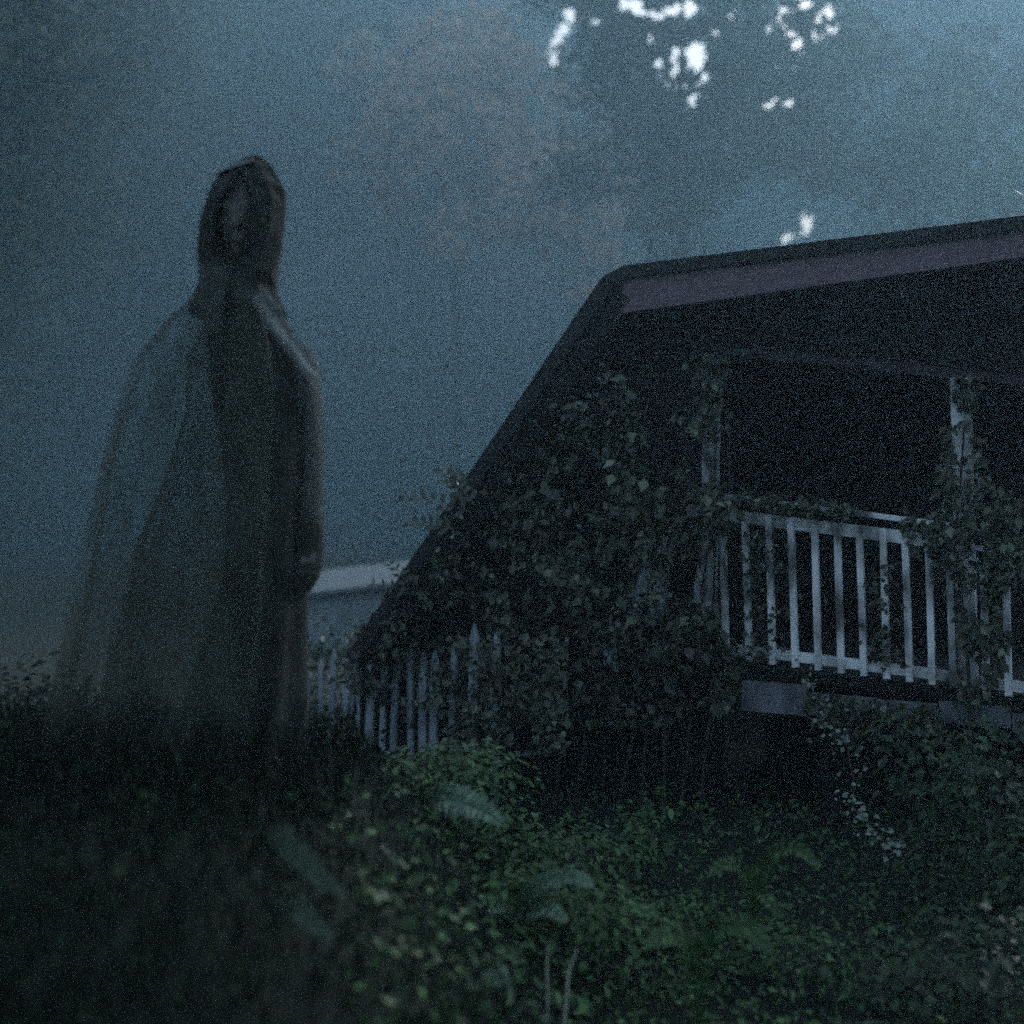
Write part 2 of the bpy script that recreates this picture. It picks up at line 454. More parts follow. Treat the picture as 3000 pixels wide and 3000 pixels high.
fc = empty('creeper', at(1420, 2390, 7.2), 'thin dark creeper spilling over the right half of the picket fence', 'creeper')
fc.location.z = 0.0
m = MB(); n = 0
while n < 480:
    px = rnd.uniform(1000, 1680); py = rnd.uniform(1850, 2200)
    if noise.noise(Vector((px * .012, py * .009, 9.1))) + (px - 1370) * .0016 < .02: continue
    p_, fn = fpt(px, py)
    m.leaf(p_ - fn * rnd.uniform(.02, .1) * (1 if fn.y > 0 else -1), rnd.uniform(.04, .08), Vector((0, -1, .5)) + rv(.7), rv() - Vector((0, 0, .5)), .3, .75); n += 1
tag(m.build('foliage', M['ivy'], fc), kind='stuff')
m = MB(); m.tube([fc.location, fpt(1430, 2000)[0] + Vector((0, -.03, 0)), fpt(1300, 1930)[0] + Vector((0, -.03, 0))], [.012, .008, .004], 5); m.build('stem', M['bark'], fc)

# ------------------------------------------------------------------ pale outbuilding in the fog
sb0 = at(1010, 1560, 17); sb0.z = 0
shed = empty('outbuilding', sb0, 'low pale outbuilding with a tin roof, faint in the fog behind the hooded figure', 'shed')
p0, p1 = at(700, 1768, 17), at(1480, 1684, 16.2); bk = Vector((0.3, 2.4, 0))
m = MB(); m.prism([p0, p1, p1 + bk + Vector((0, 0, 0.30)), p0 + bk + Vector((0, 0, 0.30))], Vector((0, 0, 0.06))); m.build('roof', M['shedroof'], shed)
nb = 12
for k in range(nb):
    a = p0.lerp(p1, (k + 0.02) / nb) + Vector((0.02, 0.2, 0)); b = p0.lerp(p1, (k + 0.98) / nb) + Vector((0.02, 0.2, 0))
    a2, b2 = a.copy(), b.copy(); a2.z = b2.z = -0.05
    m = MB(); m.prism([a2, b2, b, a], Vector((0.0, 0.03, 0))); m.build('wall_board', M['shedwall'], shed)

# ------------------------------------------------------------------ the hooded figure
PD = 3.6; S = PD / FPX
def pp(px, py, dy=0.0):
    return Vector(((px - 1500) * S, PD + dy, EYE + (HOR - py) * S))
feet = pp(650, 2230); feet.z = gz(feet.x, feet.y)
person = empty('person', feet, 'person standing in a dark pointed hood and long gauzy grey cape on the bank', 'person')
def ring(cx, cy_px, hw, hd, n=28, rip=0.0, k=7, ph=0.0, dy=0.0, tilt=0.0):
    c = pp(cx, cy_px, dy); out = []
    for i in range(n):
        a = 2 * math.pi * i / n
        r = 1 + rip * math.sin(k * a + ph)
        out.append(c + Vector((math.cos(a) * hw * S * r, math.sin(a) * hd * r, math.cos(a) * tilt)))
    return out
# body: head with face, neck, torso, arms with hands, legs, fused into one surface
b = MB()
hc = (708, 655)
prof = [(-150, 8, 0.01), (-140, 48, 0.055), (-110, 78, 0.085), (-60, 94, 0.10), (0, 92, 0.105), (50, 80, 0.098), (90, 62, 0.082), (118, 40, 0.06), (128, 10, 0.02)]
b.rings([ring(hc[0], hc[1] + dy_, hw, hd, 20, dy=0.01) for dy_, hw, hd in prof])
for (px, py, r, dy_) in ((715, 668, 0.017, -0.105), (716, 680, 0.020, -0.112), (708, 720, 0.016, -0.088), (730, 720, 0.014, -0.086), (712, 755, 0.024, -0.07), (684, 628, 0.020, -0.088), (745, 628, 0.020, -0.088)):
    c = pp(px, py, dy_)
    b.rings([[c + Vector((math.cos(2 * math.pi * i / 8) * r * math.sin(t), math.sin(2 * math.pi * i / 8) * r * math.sin(t), r * math.cos(t))) for i in range(8)] for t in (0.2, 0.8, 1.57, 2.34, 2.9)])
b.tube([pp(700, 740), pp(690, 830), pp(680, 900)], [0.062, 0.058, 0.075], 12)
b.rings([ring(680, 880, 90, 0.07), ring(725, 960, 105, 0.10), ring(760, 1080, 115, 0.12), ring(775, 1300, 105, 0.12), ring(780, 1450, 98, 0.12), ring(780, 1600, 100, 0.125), ring(770, 1690, 105, 0.12)])
for s, hx in ((1, 910), (-1, 712)):
    sh = 855 if s > 0 else 712
    el = 905 if s > 0 else 712
    b.tube([pp(sh - 12 * s, 1050), pp(sh + 12 * s, 1100), pp(el, 1330, 0.02), pp(hx, 1560, -0.03), pp(hx, 1585, -0.03)], [0.045, 0.05, 0.042, 0.03, 0.028], 10)
    b.rings([ring(hx, 1580, 26, 0.02, 10, dy=-0.03), ring(hx - 2 * s, 1620, 34, 0.045, 10, dy=-0.035), ring(hx - 5 * s, 1655, 30, 0.044, 10, dy=-0.04), ring(hx - 6 * s, 1662, 26, 0.036, 10, dy=-0.04)])
    for j, (o_, ln) in enumerate(((-0.033, 66), (-0.011, 76), (0.011, 70), (0.031, 54))):
        b.tube([pp(hx - 6 * s, 1650, o_ - 0.04), pp(hx - 10 * s, 1650 + ln * 0.55, o_ - 0.045), pp(hx - 22 * s, 1650 + ln, o_ - 0.04)], [0.0095, 0.009, 0.007], 7)
    b.tube([pp(hx - 4 * s, 1600, -0.065), pp(hx - 12 * s, 1640, -0.085), pp(hx - 18 * s, 1670, -0.085)], [0.013, 0.011, 0.008], 7)
    lx = 760 + 50 * s
    b.tube([pp(lx, 1660), pp(lx + 5 * s, 1920, -0.02), pp(lx + 4 * s, 2200, 0.01), pp(lx + 4 * s, 2235, 0.0)], [0.085, 0.06, 0.042, 0.04], 12)
    f_ = pp(lx + 4 * s, 2240, 0.02); f_.z = max(f_.z, feet.z + 0.03)
    b.tube([f_, f_ + Vector((0.01 * s, -0.11, -0.012)), f_ + Vector((0.015 * s, -0.2, -0.02))], [0.045, 0.042, 0.03], 10)
body = b.build('body', M['skin'], person, True)
rm = body.modifiers.new('fuse', 'REMESH'); rm.mode = 'VOXEL'; rm.voxel_size = 0.008; rm.use_smooth_shade = True
sm = body.modifiers.new('smooth', 'SMOOTH'); sm.iterations = 2
# hood with a peak and an open front
hb_ = MB(); N = 11
def hring(cx, cy_px, hw, hd, dy, op, tilt=0.0):
    """a horseshoe: op = half angle of the opening at the front"""
    c = pp(cx, cy_px, dy); out = []
    for i in range(N):
        a = -math.pi / 2 + op + (2 * math.pi - 2 * op) * i / (N - 1)
        out.append(c + Vector((math.cos(a) * hw * S, math.sin(a) * hd, math.cos(a) * tilt)))
    return out
hb_.rings([hring(*q[:4], 0.0, *q[4:]) for q in ((708, 490, 4, 0.004, 0.0, 0.0), (704, 492, 54, 0.03, 0.0, 0.028), (718, 522, 78, 0.07, 0.0, 0.026), (732, 556, 96, 0.115, 0.10, -0.006), (722, 605, 106, 0.14, 0.36),
    (708, 675, 113, 0.145, 0.42), (702, 735, 110, 0.145, 0.34), (700, 785, 102, 0.135, 0.2), (698, 825, 98, 0.13, 0.12), (696, 870, 112, 0.135, 0.1), (698, 925, 136, 0.145, 0.08))], cap=False, closed=False)
hood = hb_.build('hood', M['hood'], person)
so_ = hood.modifiers.new('thick', 'SOLIDIFY'); so_.thickness = 0.012
m = MB(); m.prism([pp(640, 540, -0.085), pp(700, 517, -0.092), pp(752, 497, -0.08), pp(750, 474, -0.036), pp(700, 490, -0.042), pp(644, 514, -0.036)], Vector((0, 0.006, 0))); m.build('hood_rim_light', M['edge_lift'], person)  # added pale strip: rim light on the hood's slanted top, put into colour
# collar points
m = MB(); m.prism([pp(770, 800, -0.1), pp(812, 826, -0.09), pp(828, 862, -0.08), pp(792, 846, -0.11)], Vector((0, 0.02, 0))); m.build('collar', M['robe'], person)
# black robe
rbm = MB()
rows = [(700, 850, 78, 0.10), (712, 900, 104, 0.125), (728, 960, 118, 0.14), (745, 1040, 128, 0.155), (765, 1120, 140, 0.16), (778, 1300, 124, 0.165), (786, 1450, 112, 0.165),
        (786, 1600, 112, 0.18), (776, 1720, 118, 0.19), (750, 1900, 145, 0.21), (720, 2080, 175, 0.23), (700, 2225, 195, 0.245)]
rbm.rings([ring(cx, cy, hw, hd, 64, 0.03 + 0.045 * max(0, (cy - 1100) / 1100), 9, cy * 0.0015) for cx, cy, hw, hd in rows], cap=False)
robe = rbm.build('robe', M['robe'], person, True)
# sleeves ending in wide cuffs
for pts in (((846, 1000, 50, 0.07), (880, 1075, 57, 0.085), (894, 1200, 50, 0.08), (898, 1350, 48, 0.078), (900, 1500, 47, 0.08), (896, 1620, 46, 0.085), (890, 1680, 44, 0.10), (876, 1728, 30, 0.09)),):
    m = MB(); m.rings([ring(cx, cy, hw, hd, 24, 0.03, 5, cy * 0.01, dy=0.0) for cx, cy, hw, hd in pts], cap=False)
    slv = m.build('sleeve', M['veil_sleeve'], person, True)
m = MB(); m.rings([ring(cx, cy, hw, hd, 20, 0.03, 5, cy * 0.01) for cx, cy, hw, hd in ((900, 1500, 40, 0.075), (897, 1560, 52, 0.088), (896, 1640, 50, 0.09), (888, 1690, 48, 0.10), (874, 1738, 32, 0.085))], cap=False); m.build('cuff', M['robe'], slv, True)
# pale scarf crossing the chest
m = MB(); m.rings([[pp(604 + 10 * k, 800 + 70 * k, -0.10 - 0.025 * k), pp(650 + 12 * k, 805 + 66 * k, -0.15 - 0.015 * k), pp(704 - 4 * k, 812 + 62 * k, -0.15 - 0.015 * k)] for k in range(4)], cap=False, closed=False); m.build('scarf', M['veil_sleeve'], person, True)
# gauzy cape spreading to the left
cp = MB(); NC = 60
def cring(cy, xl, xr, hd, ph):
    out = []
    for i in range(NC):
        a = R(70) + R(250) * i / (NC - 1)          # round the back and the left, open at the right front
        cx, hw = (xl + xr) / 2, (xr - xl) / 2
        amp = 0.02 + 0.05 * (cy - 900) / 1300
        r = 1 + amp * math.sin(13 * a + ph) + amp * 0.6 * math.sin(29 * a + 2 * ph)
        c = pp(cx, cy)
        out.append(c + Vector((math.cos(a) * hw * S * r, math.sin(a) * hd * r, 0)))
    return out
cp.rings([cring(y, xl, xr, hd, ph) for y, xl, xr, hd, ph in ((830, 618, 790, 0.13, 0), (880, 575, 805, 0.16, .1), (950, 500, 840, 0.19, .2), (1050, 425, 880, 0.215, .3), (1180, 368, 900, 0.235, .35),
     (1350, 325, 900, 0.255, .45), (1550, 285, 900, 0.28, .6), (1750, 250, 895, 0.31, .7), (1950, 215, 890, 0.34, .8), (2120, 190, 890, 0.36, .9), (2210, 180, 890, 0.37, .95))], cap=False, closed=False)
cp.build('cape', M['cape'], person, True)
cp = MB()
cp.rings([cring(y, xl, xr, hd, ph) for y, xl, xr, hd, ph in ((960, 600, 800, 0.16, 2), (1060, 560, 850, 0.18, 2.2), (1200, 560, 880, 0.20, 2.5), (1400, 500, 890, 0.215, 2.8), (1600, 420, 890, 0.235, 3),
     (1800, 380, 890, 0.26, 3.3), (2000, 330, 888, 0.29, 3.6), (2215, 290, 886, 0.32, 4))], cap=False, closed=False)
cp.build('cape_lining', M['cape_in'], person, True)
# pale shawl on the right shoulder
sh = MB()
rows = []
for k in range(9):
    t = k / 8
    rows.append([pp(788 + 152 * t ** 0.85, 852 + 246 * t, -0.10 + 0.03 * t).lerp(pp(772 + 96 * t + 78 * t ** 4, 905 + 200 * t + 14 * math.sin(t * 7) + 40 * t ** 4, -0.16 + 0.03 * t), u) + Vector((0, -0.012 * math.sin(u * 9 + t * 3), 0.0)) for u in [i / 7 for i in range(8)]])
sh.rings(rows, cap=False, closed=False)
sh.build('shawl', M['shawl'], person, True)

# ------------------------------------------------------------------ ivy on the house
ivy_poly = [(1600, 1190), (1690, 1060), (1800, 1060), (1880, 1180), (2040, 1220), (2110, 1340), (2085, 1420), (2180, 1470), (2140, 1560), (2040, 1580), (2010, 1780), (2130, 1830), (2190, 1960),
            (2120, 2060), (1900, 2120), (1500, 2120), (1180, 2060), (980, 2000), (1000, 1860), (1150, 1760), (1280, 1590), (1440, 1360)]
iv = empty('ivy', F(1700, 2390, -0.2), 'dense dark ivy climbing the gable wall under the steep roof edge', 'ivy')
m = MB()
n = 0
while n < 5200:
    px, py = rnd.uniform(960, 2200), rnd.uniform(1040, 2130)
    if not inside(ivy_poly, px, py) or (px > 2035 and 1262 < py < 1420): continue
    dens = 0.55 + 0.9 * noise.noise(Vector((px * 0.008, py * 0.008, 1.3)))
    if py < 1350: dens -= 0.25
    if rnd.random() > dens: continue
    lump = 0.16 + 0.16 * noise.noise(Vector((px * 0.006, py * 0.006, 7.7)))
    c = F(px, py, -rnd.uniform(0.03, 0.12 + 2 * lump))
    nr = -FN * rnd.uniform(0.2, 1) + Vector((0, 0, rnd.uniform(0.0, 1.0))) + rv(0.7)
    m.leaf(c, 0.03 + 0.075 * rnd.random() ** 1.6, nr, Vector((0, 0, -1)) + rv(0.8), rnd.uniform(0, 0.5), 0.75)
    n += 1
tag(m.build('foliage', M['ivy'], iv), kind='stuff')
for k in range(14):
    x0 = 1250 + 62 * k; x1 = x0 + rnd.uniform(0, 180); pts = []
    top = 1150 + rnd.uniform(0, 350) if x1 > 1500 else 1700
    for t in range(8):
        u = t / 7
        pts.append(F(x0 + (x1 - x0) * u + rnd.uniform(-14, 14), 2380 + (top - 2380) * u, -0.045))
    m = MB(); m.tube(pts, [0.012 - 0.008 * t / 7 for t in range(8)], 5); m.build('stem', M['bark'], iv)
# pinnate sprigs breaking the roof edge
def sprig(mb, a, b_, ll, npair, droop=0.05):
    a, b_ = Vector(a), Vector(b_)
    for i in range(npair):
        t = (i + 0.6) / npair
        c = a.lerp(b_, t) - Vector((0, 0, droop * t * t))
        ax = (b_ - a).normalized()
        for sgn in (-1, 1):
            sd = Vector((-ax.z, 0, ax.x)) * sgn
            mb.leaf(c, ll * (1 - 0.4 * t), Vector((0.2 * sgn, -1, 0.35)) + rv(0.3), ax * 0.7 + sd, 0.1, 0.38)
    mb.tube([a, a.lerp(b_, 0.5), b_ - Vector((0, 0, droop))], [0.004, 0.003, 0.002], 5)
for (a, c, ll, npair) in (((1390, 1480), (1290, 1350), 0.085, 6), ((1380, 1500), (1175, 1430), 0.08, 7), ((1330, 1550), (1190, 1510), 0.075, 6), ((1200, 1720), (1140, 1630), 0.06, 4), ((1200, 1740), (1085, 1690), 0.06, 4), ((1350, 1440), (1335, 1360), 0.07, 4)):
    m = MB(); sprig(m, F(*a, -0.42), F(*c, -0.42), ll * 1.45, npair); m.build('sprig', M['ivy'], iv)
m = MB()
for (px, py) in ((1745, 1105), (1752, 1120), (1765, 1100), (1742, 1150), (1735, 1158), (1790, 1108), (1815, 1108)):
    m.leaf(F(px, py, -0.22), 0.05, (-0.1, -1, 0.9), (rnd.uniform(-1, 1), 0, -0.5), 0.2, 0.8)
tag(m.build('pale_leaf_cluster', M['palevine'], iv), kind='stuff')

# creeper on the right-hand porch post and along the rail
cr = empty('creeper', F(2820, 2380, -0.15), 'leafy creeper wrapping the right porch post and its railing', 'creeper')
m = MB(); n = 0
cpoly = [(2770, 1230), (2850, 1230), (2900, 1400), (2960, 1440), (3150, 1500), (3150, 1640), (2960, 1700), (2900, 1760), (2960, 1860), (2900, 2060), (2800, 2060), (2810, 1800), (2760, 1640), (2700, 1560), (2740, 1500)]
while n < 900:
    px, py = rnd.uniform(2680, 3160), rnd.uniform(1220, 2070)
    if not inside(cpoly, px, py) or rnd.random() > 0.6 + noise.noise(Vector((px * .01, py * .01, 4))): continue
    m.leaf(F(px, py, -rnd.uniform(0.04, 0.26)), rnd.uniform(0.035, 0.075), -FN + Vector((0, 0, 0.5)) + rv(0.8), Vector((0, 0, -1)) + rv(0.8), 0.3, 0.75); n += 1
for k in range(260):                       # along the cap rail and hanging in front of the left balusters
    px = rnd.uniform(2150, 2500); m.leaf(F(px, capy(px) + rnd.uniform(-14, 22), -rnd.uniform(0.03, 0.12)), rnd.uniform(0.03, 0.06), -FN + Vector((0, 0, .6)) + rv(.7), rv(), 0.3, .75)
for k in range(240):
    px = 2180 + abs(rnd.gauss(0, 70)); py = rnd.uniform(1560, 1960)
    m.leaf(F(px, py, -rnd.uniform(-0.1, 0.12)), rnd.uniform(0.03, 0.06), -FN + Vector((0, 0, .4)) + rv(.7), rv(), 0.3, .75)
for k in range(520):                       # leaves over the left post
    py = rnd.choice([rnd.uniform(1030, 1275), rnd.uniform(1030, 1275), rnd.uniform(1030, 1275), rnd.uniform(1410, 1530), rnd.uniform(1760, 1960)]); px = 2082 + rnd.gauss(0, 22) - (py - 1040) * .012
    m.leaf(F(px, py, -rnd.uniform(0.05, 0.12)), rnd.uniform(0.035, 0.07), -FN + Vector((0, 0, .4)) + rv(.6), Vector((0, 0, -1)) + rv(.6), 0.3, .75)
for k in range(300):                       # hanging over the skirting
    px = rnd.uniform(2360, 2760); py = 1990 + (px - 2110) * .12 + abs(rnd.gauss(0, 55))
    m.leaf(F(px, py, -rnd.uniform(0.05, 0.15)), rnd.uniform(0.035, 0.065), -FN + Vector((0, 0, .4)) + rv(.6), Vector((0, 0, -1)) + rv(.6), 0.3, .75)
for k in range(90):
    px = 2830 + rnd.gauss(0, 20); py = rnd.uniform(1100, 1190)
    m.leaf(F(px, py, -rnd.uniform(0.06, 0.12)), rnd.uniform(0.035, 0.06), -FN + Vector((0, 0, .4)) + rv(.6), Vector((0, 0, -1)) + rv(.6), 0.3, .75)
for k in range(90):
    px = rnd.uniform(2640, 2790); py = 1560 + (px - 2660) * .3 + rnd.gauss(0, 40)
    m.leaf(F(px, py, -rnd.uniform(0.04, 0.12)), rnd.uniform(0.035, 0.06), -FN + Vector((0, 0, .4)) + rv(.6), rv(), 0.3, .75)
for k in range(110):
    px = 2590 + rnd.gauss(0, 26); py = rnd.uniform(1650, 1960)
    m.leaf(F(px, py, -rnd.uniform(0.03, 0.1)), rnd.uniform(0.03, 0.05), -FN + Vector((0, 0, .4)) + rv(.7), rv(), 0.3, .75)
tag(m.build('foliage', M['ivy'], cr), kind='stuff')
m = MB(); m.tube([F(2850, 2380, -0.08), F(2840, 2000, -0.08), F(2800, 1600, -0.1), F(2825, 1250, -0.09)], [0.014, 0.012, 0.01, 0.004], 6); m.build('stem', M['bark'], cr)

# pale vine trailing from the porch floor
vp = empty('trailing_vine', F(2520, 2400, -0.35), 'pale leaved vine trailing down below the white porch railing', 'vine')
path = [(2350, 1960), (2430, 2120), (2480, 2180), (2500, 2280), (2500, 2370), (2560, 2430), (2620, 2500)]
m = MB(); m.tube([F(x, y, -0.3 - 1.3 * max(0, y - 2050) / 450) for x, y in path], [0.005] * len(path), 5); m.build('stem', M['bark'], vp)
m = MB()
for i in range(len(path) - 1):
    for k in range(20):
        t = rnd.random(); x = path[i][0] * (1 - t) + path[i + 1][0] * t; y = path[i][1] * (1 - t) + path[i + 1][1] * t
        if 2200 < y < 2330 and rnd.random() < 0.6: continue
        m.leaf(F(x + rnd.gauss(0, 26), y + rnd.gauss(0, 16), -0.3 - 1.3 * max(0, y - 2050) / 450 - rnd.uniform(0, .1)), rnd.uniform(0.018, 0.038), -FN + Vector((0, 0, .9)) + rv(.6), rv(), 0.3, .8)
tag(m.build('foliage', M['palevine'], vp), kind='stuff')

# ------------------------------------------------------------------ shrubs and weeds
def bush(name, label, cat, x, y, rx, ry, h, nleaf, ls, mat, group=None, nst=7, asp=0.6, base=None):
    zb = gz(x, y) if base is None else base
    o = empty(name, (x, y, zb), label, cat, group)
    m = MB()
    seeds = [Vector((rnd.uniform(-.75, .75) * rx, rnd.uniform(-.75, .75) * ry, h * rnd.uniform(.25, .88))) for _ in range(9)]
    for k in range(nleaf):
        s_ = rnd.choice(seeds); v = rv(rnd.random() ** 0.4)
        c = Vector((x, y, zb)) + s_ + Vector((v.x * rx * .5, v.y * ry * .5, v.z * h * .26))
        if c.z < zb + 0.02: continue
        m.leaf(c, ls * rnd.uniform(.6, 1.3), Vector((v.x, v.y - .3, v.z + .8)) + rv(.6), v + rv(.6) - Vector((0, 0, .3)), rnd.uniform(0, .4), asp)
    tag(m.build('foliage', mat, o), kind='stuff')
    for k in range(nst):
        s_ = seeds[k % 9]; a = Vector((x, y, zb - .02)) + Vector((s_.x * .25, s_.y * .25, 0))
        m = MB(); e_ = Vector((x, y, zb)) + s_
        m.tube([a, a.lerp(e_, .5) + Vector((0, 0, h * .1)), e_], [.011, .008, .004], 5); m.build('stem', M['bark'], o)
    return o
bush('shrub', 'broad dark shrub below the right end of the porch', 'shrub', 2.15, 5.1, .6, .45, .82, 1500, .055, M['bush'])
bush('shrub', 'shrub at the right edge under the creeper covered railing', 'shrub', 2.75, 5.6, .6, .5, 1.0, 1100, .055, M['bush'])
bush('shrub', 'low dark shrub in the bottom right corner', 'shrub', 1.75, 4.1, .75, .5, .42, 1300, .045, M['bush'])
bush('shrub', 'green shrub beside the figure in front of the pale picket fence', 'shrub', -.98, 5.7, .5, .4, .52, 1400, .042, M['weed'])
bush('shrub', 'leafy shrub between the picket fence and the ivy', 'shrub', -.45, 6.9, .5, .25, .42, 800, .05, M['bush'])
bush('shrub', 'dark hedge clump behind the picket fence beside the outbuilding', 'shrub', -1.75, 9.9, .9, .4, .85, 900, .08, M['bush'], base=0.1)
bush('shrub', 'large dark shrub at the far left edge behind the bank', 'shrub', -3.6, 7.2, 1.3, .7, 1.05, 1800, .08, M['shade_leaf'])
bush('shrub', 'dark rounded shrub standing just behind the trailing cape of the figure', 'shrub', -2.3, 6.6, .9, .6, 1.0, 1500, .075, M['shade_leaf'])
bush('weed_clump', 'tangle of weeds in the middle foreground below the ivy', 'weeds', .0, 4.9, .6, .45, .40, 1500, .04, M['weed'])
bush('weed_clump', 'weeds at the bottom centre around the thin pale stems', 'weeds', .12, 4.05, .5, .35, .30, 1300, .036, M['weed'])
bush('weed_clump', 'weeds right of the bottom centre in front of the dark hollow', 'weeds', .75, 4.6, .5, .4, .36, 1200, .038, M['weed'])
bush('weed_clump', 'weeds on the edge of the bank to the right of the figure', 'weeds', -.33, 4.3, .4, .35, .20, 1100, .034, M['weed'])
bush('weed_clump', 'small upright weed standing before the dark hollow under the porch', 'weeds', .68, 5.6, .14, .12, .5, 160, .06, M['weed'], nst=3)

def fern(label, ptsets, mat='strap'):
    p0 = Vector(ptsets[0][0]); o = empty('fern', (p0.x, p0.y, p0.z), label, 'fern')
    for pts in ptsets:
        ll = pts[-1]; P = [Vector(p) for p in pts[:-1]]; cur = []
        for i in range(len(P) - 1):
            a, b_, c, d_ = P[max(i - 1, 0)], P[i], P[i + 1], P[min(i + 2, len(P) - 1)]
            for k in range(7):
                t = k / 7
                cur.append(0.5 * (2 * b_ + (c - a) * t + (2 * a - 5 * b_ + 4 * c - d_) * t * t + (3 * b_ - a - 3 * c + d_) * t ** 3))
        cur.append(P[-1]); L = len(cur) - 1; m = MB()
        m.tube(cur, [.004 * (1 - .7 * i / L) for i in range(L + 1)], 5)
        for i in range(3, L + 1):
            t = i / L; tt = (cur[min(i + 1, L)] - cur[i - 1]).normalized()
            sd = tt.cross(Vector((0, -.7, .7))).normalized(); up = sd.cross(tt).normalized()
            if up.z < 0: up = -up
            for h in (0, .5):
                c = cur[i].lerp(cur[i - 1], h)
                for sg in (-1, 1):
                    m.leaf(c, ll * math.sin(math.pi * (.12 + .83 * t)) * rnd.uniform(.85, 1.1) + .006, up + rv(.15) - tt * .1, sd * sg + tt * .45 - up * .25, .2, .34)
        m.build('frond', M[mat], o)
    return o
def g0(px, d_): 
    p = at(px, 1560, d_); p.z = gz(p.x, p.y); return p
fern('fern with one bright frond arching right below the picket fence', [
    [g0(1150, 4.3), at(1165, 2490, 4.25), at(1205, 2385, 4.2), at(1300, 2342, 4.1), at(1400, 2368, 4.05), at(1468, 2408, 4.0), .085],
    [g0(1150, 4.3), at(1140, 2490, 4.2), at(1085, 2430, 4.15), at(1010, 2450, 4.1), .06],
    [g0(1155, 4.3), at(1190, 2500, 4.2), at(1260, 2460, 4.1), at(1330, 2490, 4.0), .06],
    [g0(1145, 4.3), at(1130, 2500, 4.1), at(1090, 2520, 3.95), at(1040, 2590, 3.8), .06]])
fern('blurred fern on the edge of the bank with long fronds drooping right, beside the figure', [
    [g0(745, 3.0), at(765, 2470, 2.9), at(800, 2440, 2.8), at(870, 2500, 2.75), at(940, 2575, 2.72), at(1010, 2620, 2.7), .034],
    [g0(790, 2.9), at(805, 2580, 2.75), at(850, 2640, 2.65), at(910, 2700, 2.6), at(970, 2745, 2.6), .03]], 'dim_frond')
fern('fern with a slender pale frond bowing over in the lower middle', [
    [g0(1520, 3.9), at(1528, 2660, 3.85), at(1560, 2605, 3.8), at(1625, 2572, 3.75), at(1690, 2570, 3.7), at(1738, 2594, 3.7), .04],
    [g0(1520, 3.9), at(1500, 2680, 3.8), at(1450, 2650, 3.75), at(1390, 2690, 3.7), .04],
    [g0(1525, 3.9), at(1545, 2690, 3.8), at(1600, 2660, 3.7), at(1660, 2700, 3.6), .04]])
fern('small fern at the very bottom with a frond curling over to the right', [
    [g0(1370, 3.35), at(1375, 2880, 3.3), at(1400, 2838, 3.25), at(1450, 2850, 3.2), at(1495, 2915, 3.2), .05],
    [g0(1365, 3.35), at(1350, 2880, 3.3), at(1310, 2850, 3.25), at(1255, 2890, 3.2), .045]])
fern('fern under the pale trailing vine, right of the lower middle', [
    [g0(2210, 4.6), at(2220, 2600, 4.55), at(2270, 2500, 4.5), at(2340, 2490, 4.4), at(2400, 2540, 4.35), .05],
    [g0(2210, 4.6), at(2200, 2600, 4.5), at(2140, 2530, 4.4), at(2080, 2560, 4.3), .045],
    [g0(2205, 4.6), at(2210, 2640, 4.4), at(2230, 2620, 4.2), at(2290, 2690, 4.1), .045]], 'weed')
fern('dark fern in the lower right between the bottom weeds and the corner shrub', [
    [g0(2050, 3.7), at(2060, 2800, 3.65), at(2110, 2720, 3.6), at(2190, 2720, 3.5), at(2260, 2790, 3.45), .05],
    [g0(2050, 3.7), at(2030, 2800, 3.6), at(1970, 2740, 3.55), at(1890, 2770, 3.5), .045]], 'weed')
o = empty('tall_stem', g0(1655, 3.3), 'thin pale dry stem at the bottom, the right and brighter of two', 'plant')
m = MB(); m.tube([g0(1645, 3.3), at(1665, 2850, 3.3), at(1690, 2780, 3.3)], [.006, .005, .003], 6); m.build('stalk', M['stem'], o)
o = empty('tall_stem', g0(1600, 3.3), 'thin pale dry stem at the bottom, the left and fainter of two', 'plant')
m = MB(); m.tube([g0(1606, 3.3), at(1602, 2850, 3.3), at(1604, 2760, 3.3)], [.004, .0035, .002], 6); m.build('stalk', M['stem'], o)
# ground cover: leaves and grass
m = MB()
for k in range(22000):
    d_ = rnd.uniform(1.6, 8) ; px = rnd.uniform(-500, 4300)
    p = at(px, 1560, d_); x, y = p.x, p.y; zg = gz(x, y)
    if x < -0.40 - .3 * noise.noise(Vector((x * 2, y * 2, 0))) and y < 5.2: continue
    m.leaf((x, y, zg + rnd.uniform(0, .14)), rnd.uniform(.02, .05), Vector((0, -.3, .9)) + rv(.7), rv(), .3, .6)
tag(m.build('ground_cover', M['weed']), kind='stuff')
m = MB()
for k in range(9000):
    x, y = rnd.uniform(-2.4, .3), rnd.uniform(1.4, 5.4); zg = gz(x, y)
    if rnd.random() > .55 + noise.noise(Vector((x * 2.2, y * 2.2, 6))) + .3 * sst(-1.6, -.3, x): continue
    m.leaf((x, y, zg + rnd.uniform(0, .12)), rnd.uniform(.02, .045), Vector((0, -.3, .9)) + rv(.7), rv(), .3, .6)
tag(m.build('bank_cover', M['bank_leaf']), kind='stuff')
m = MB()
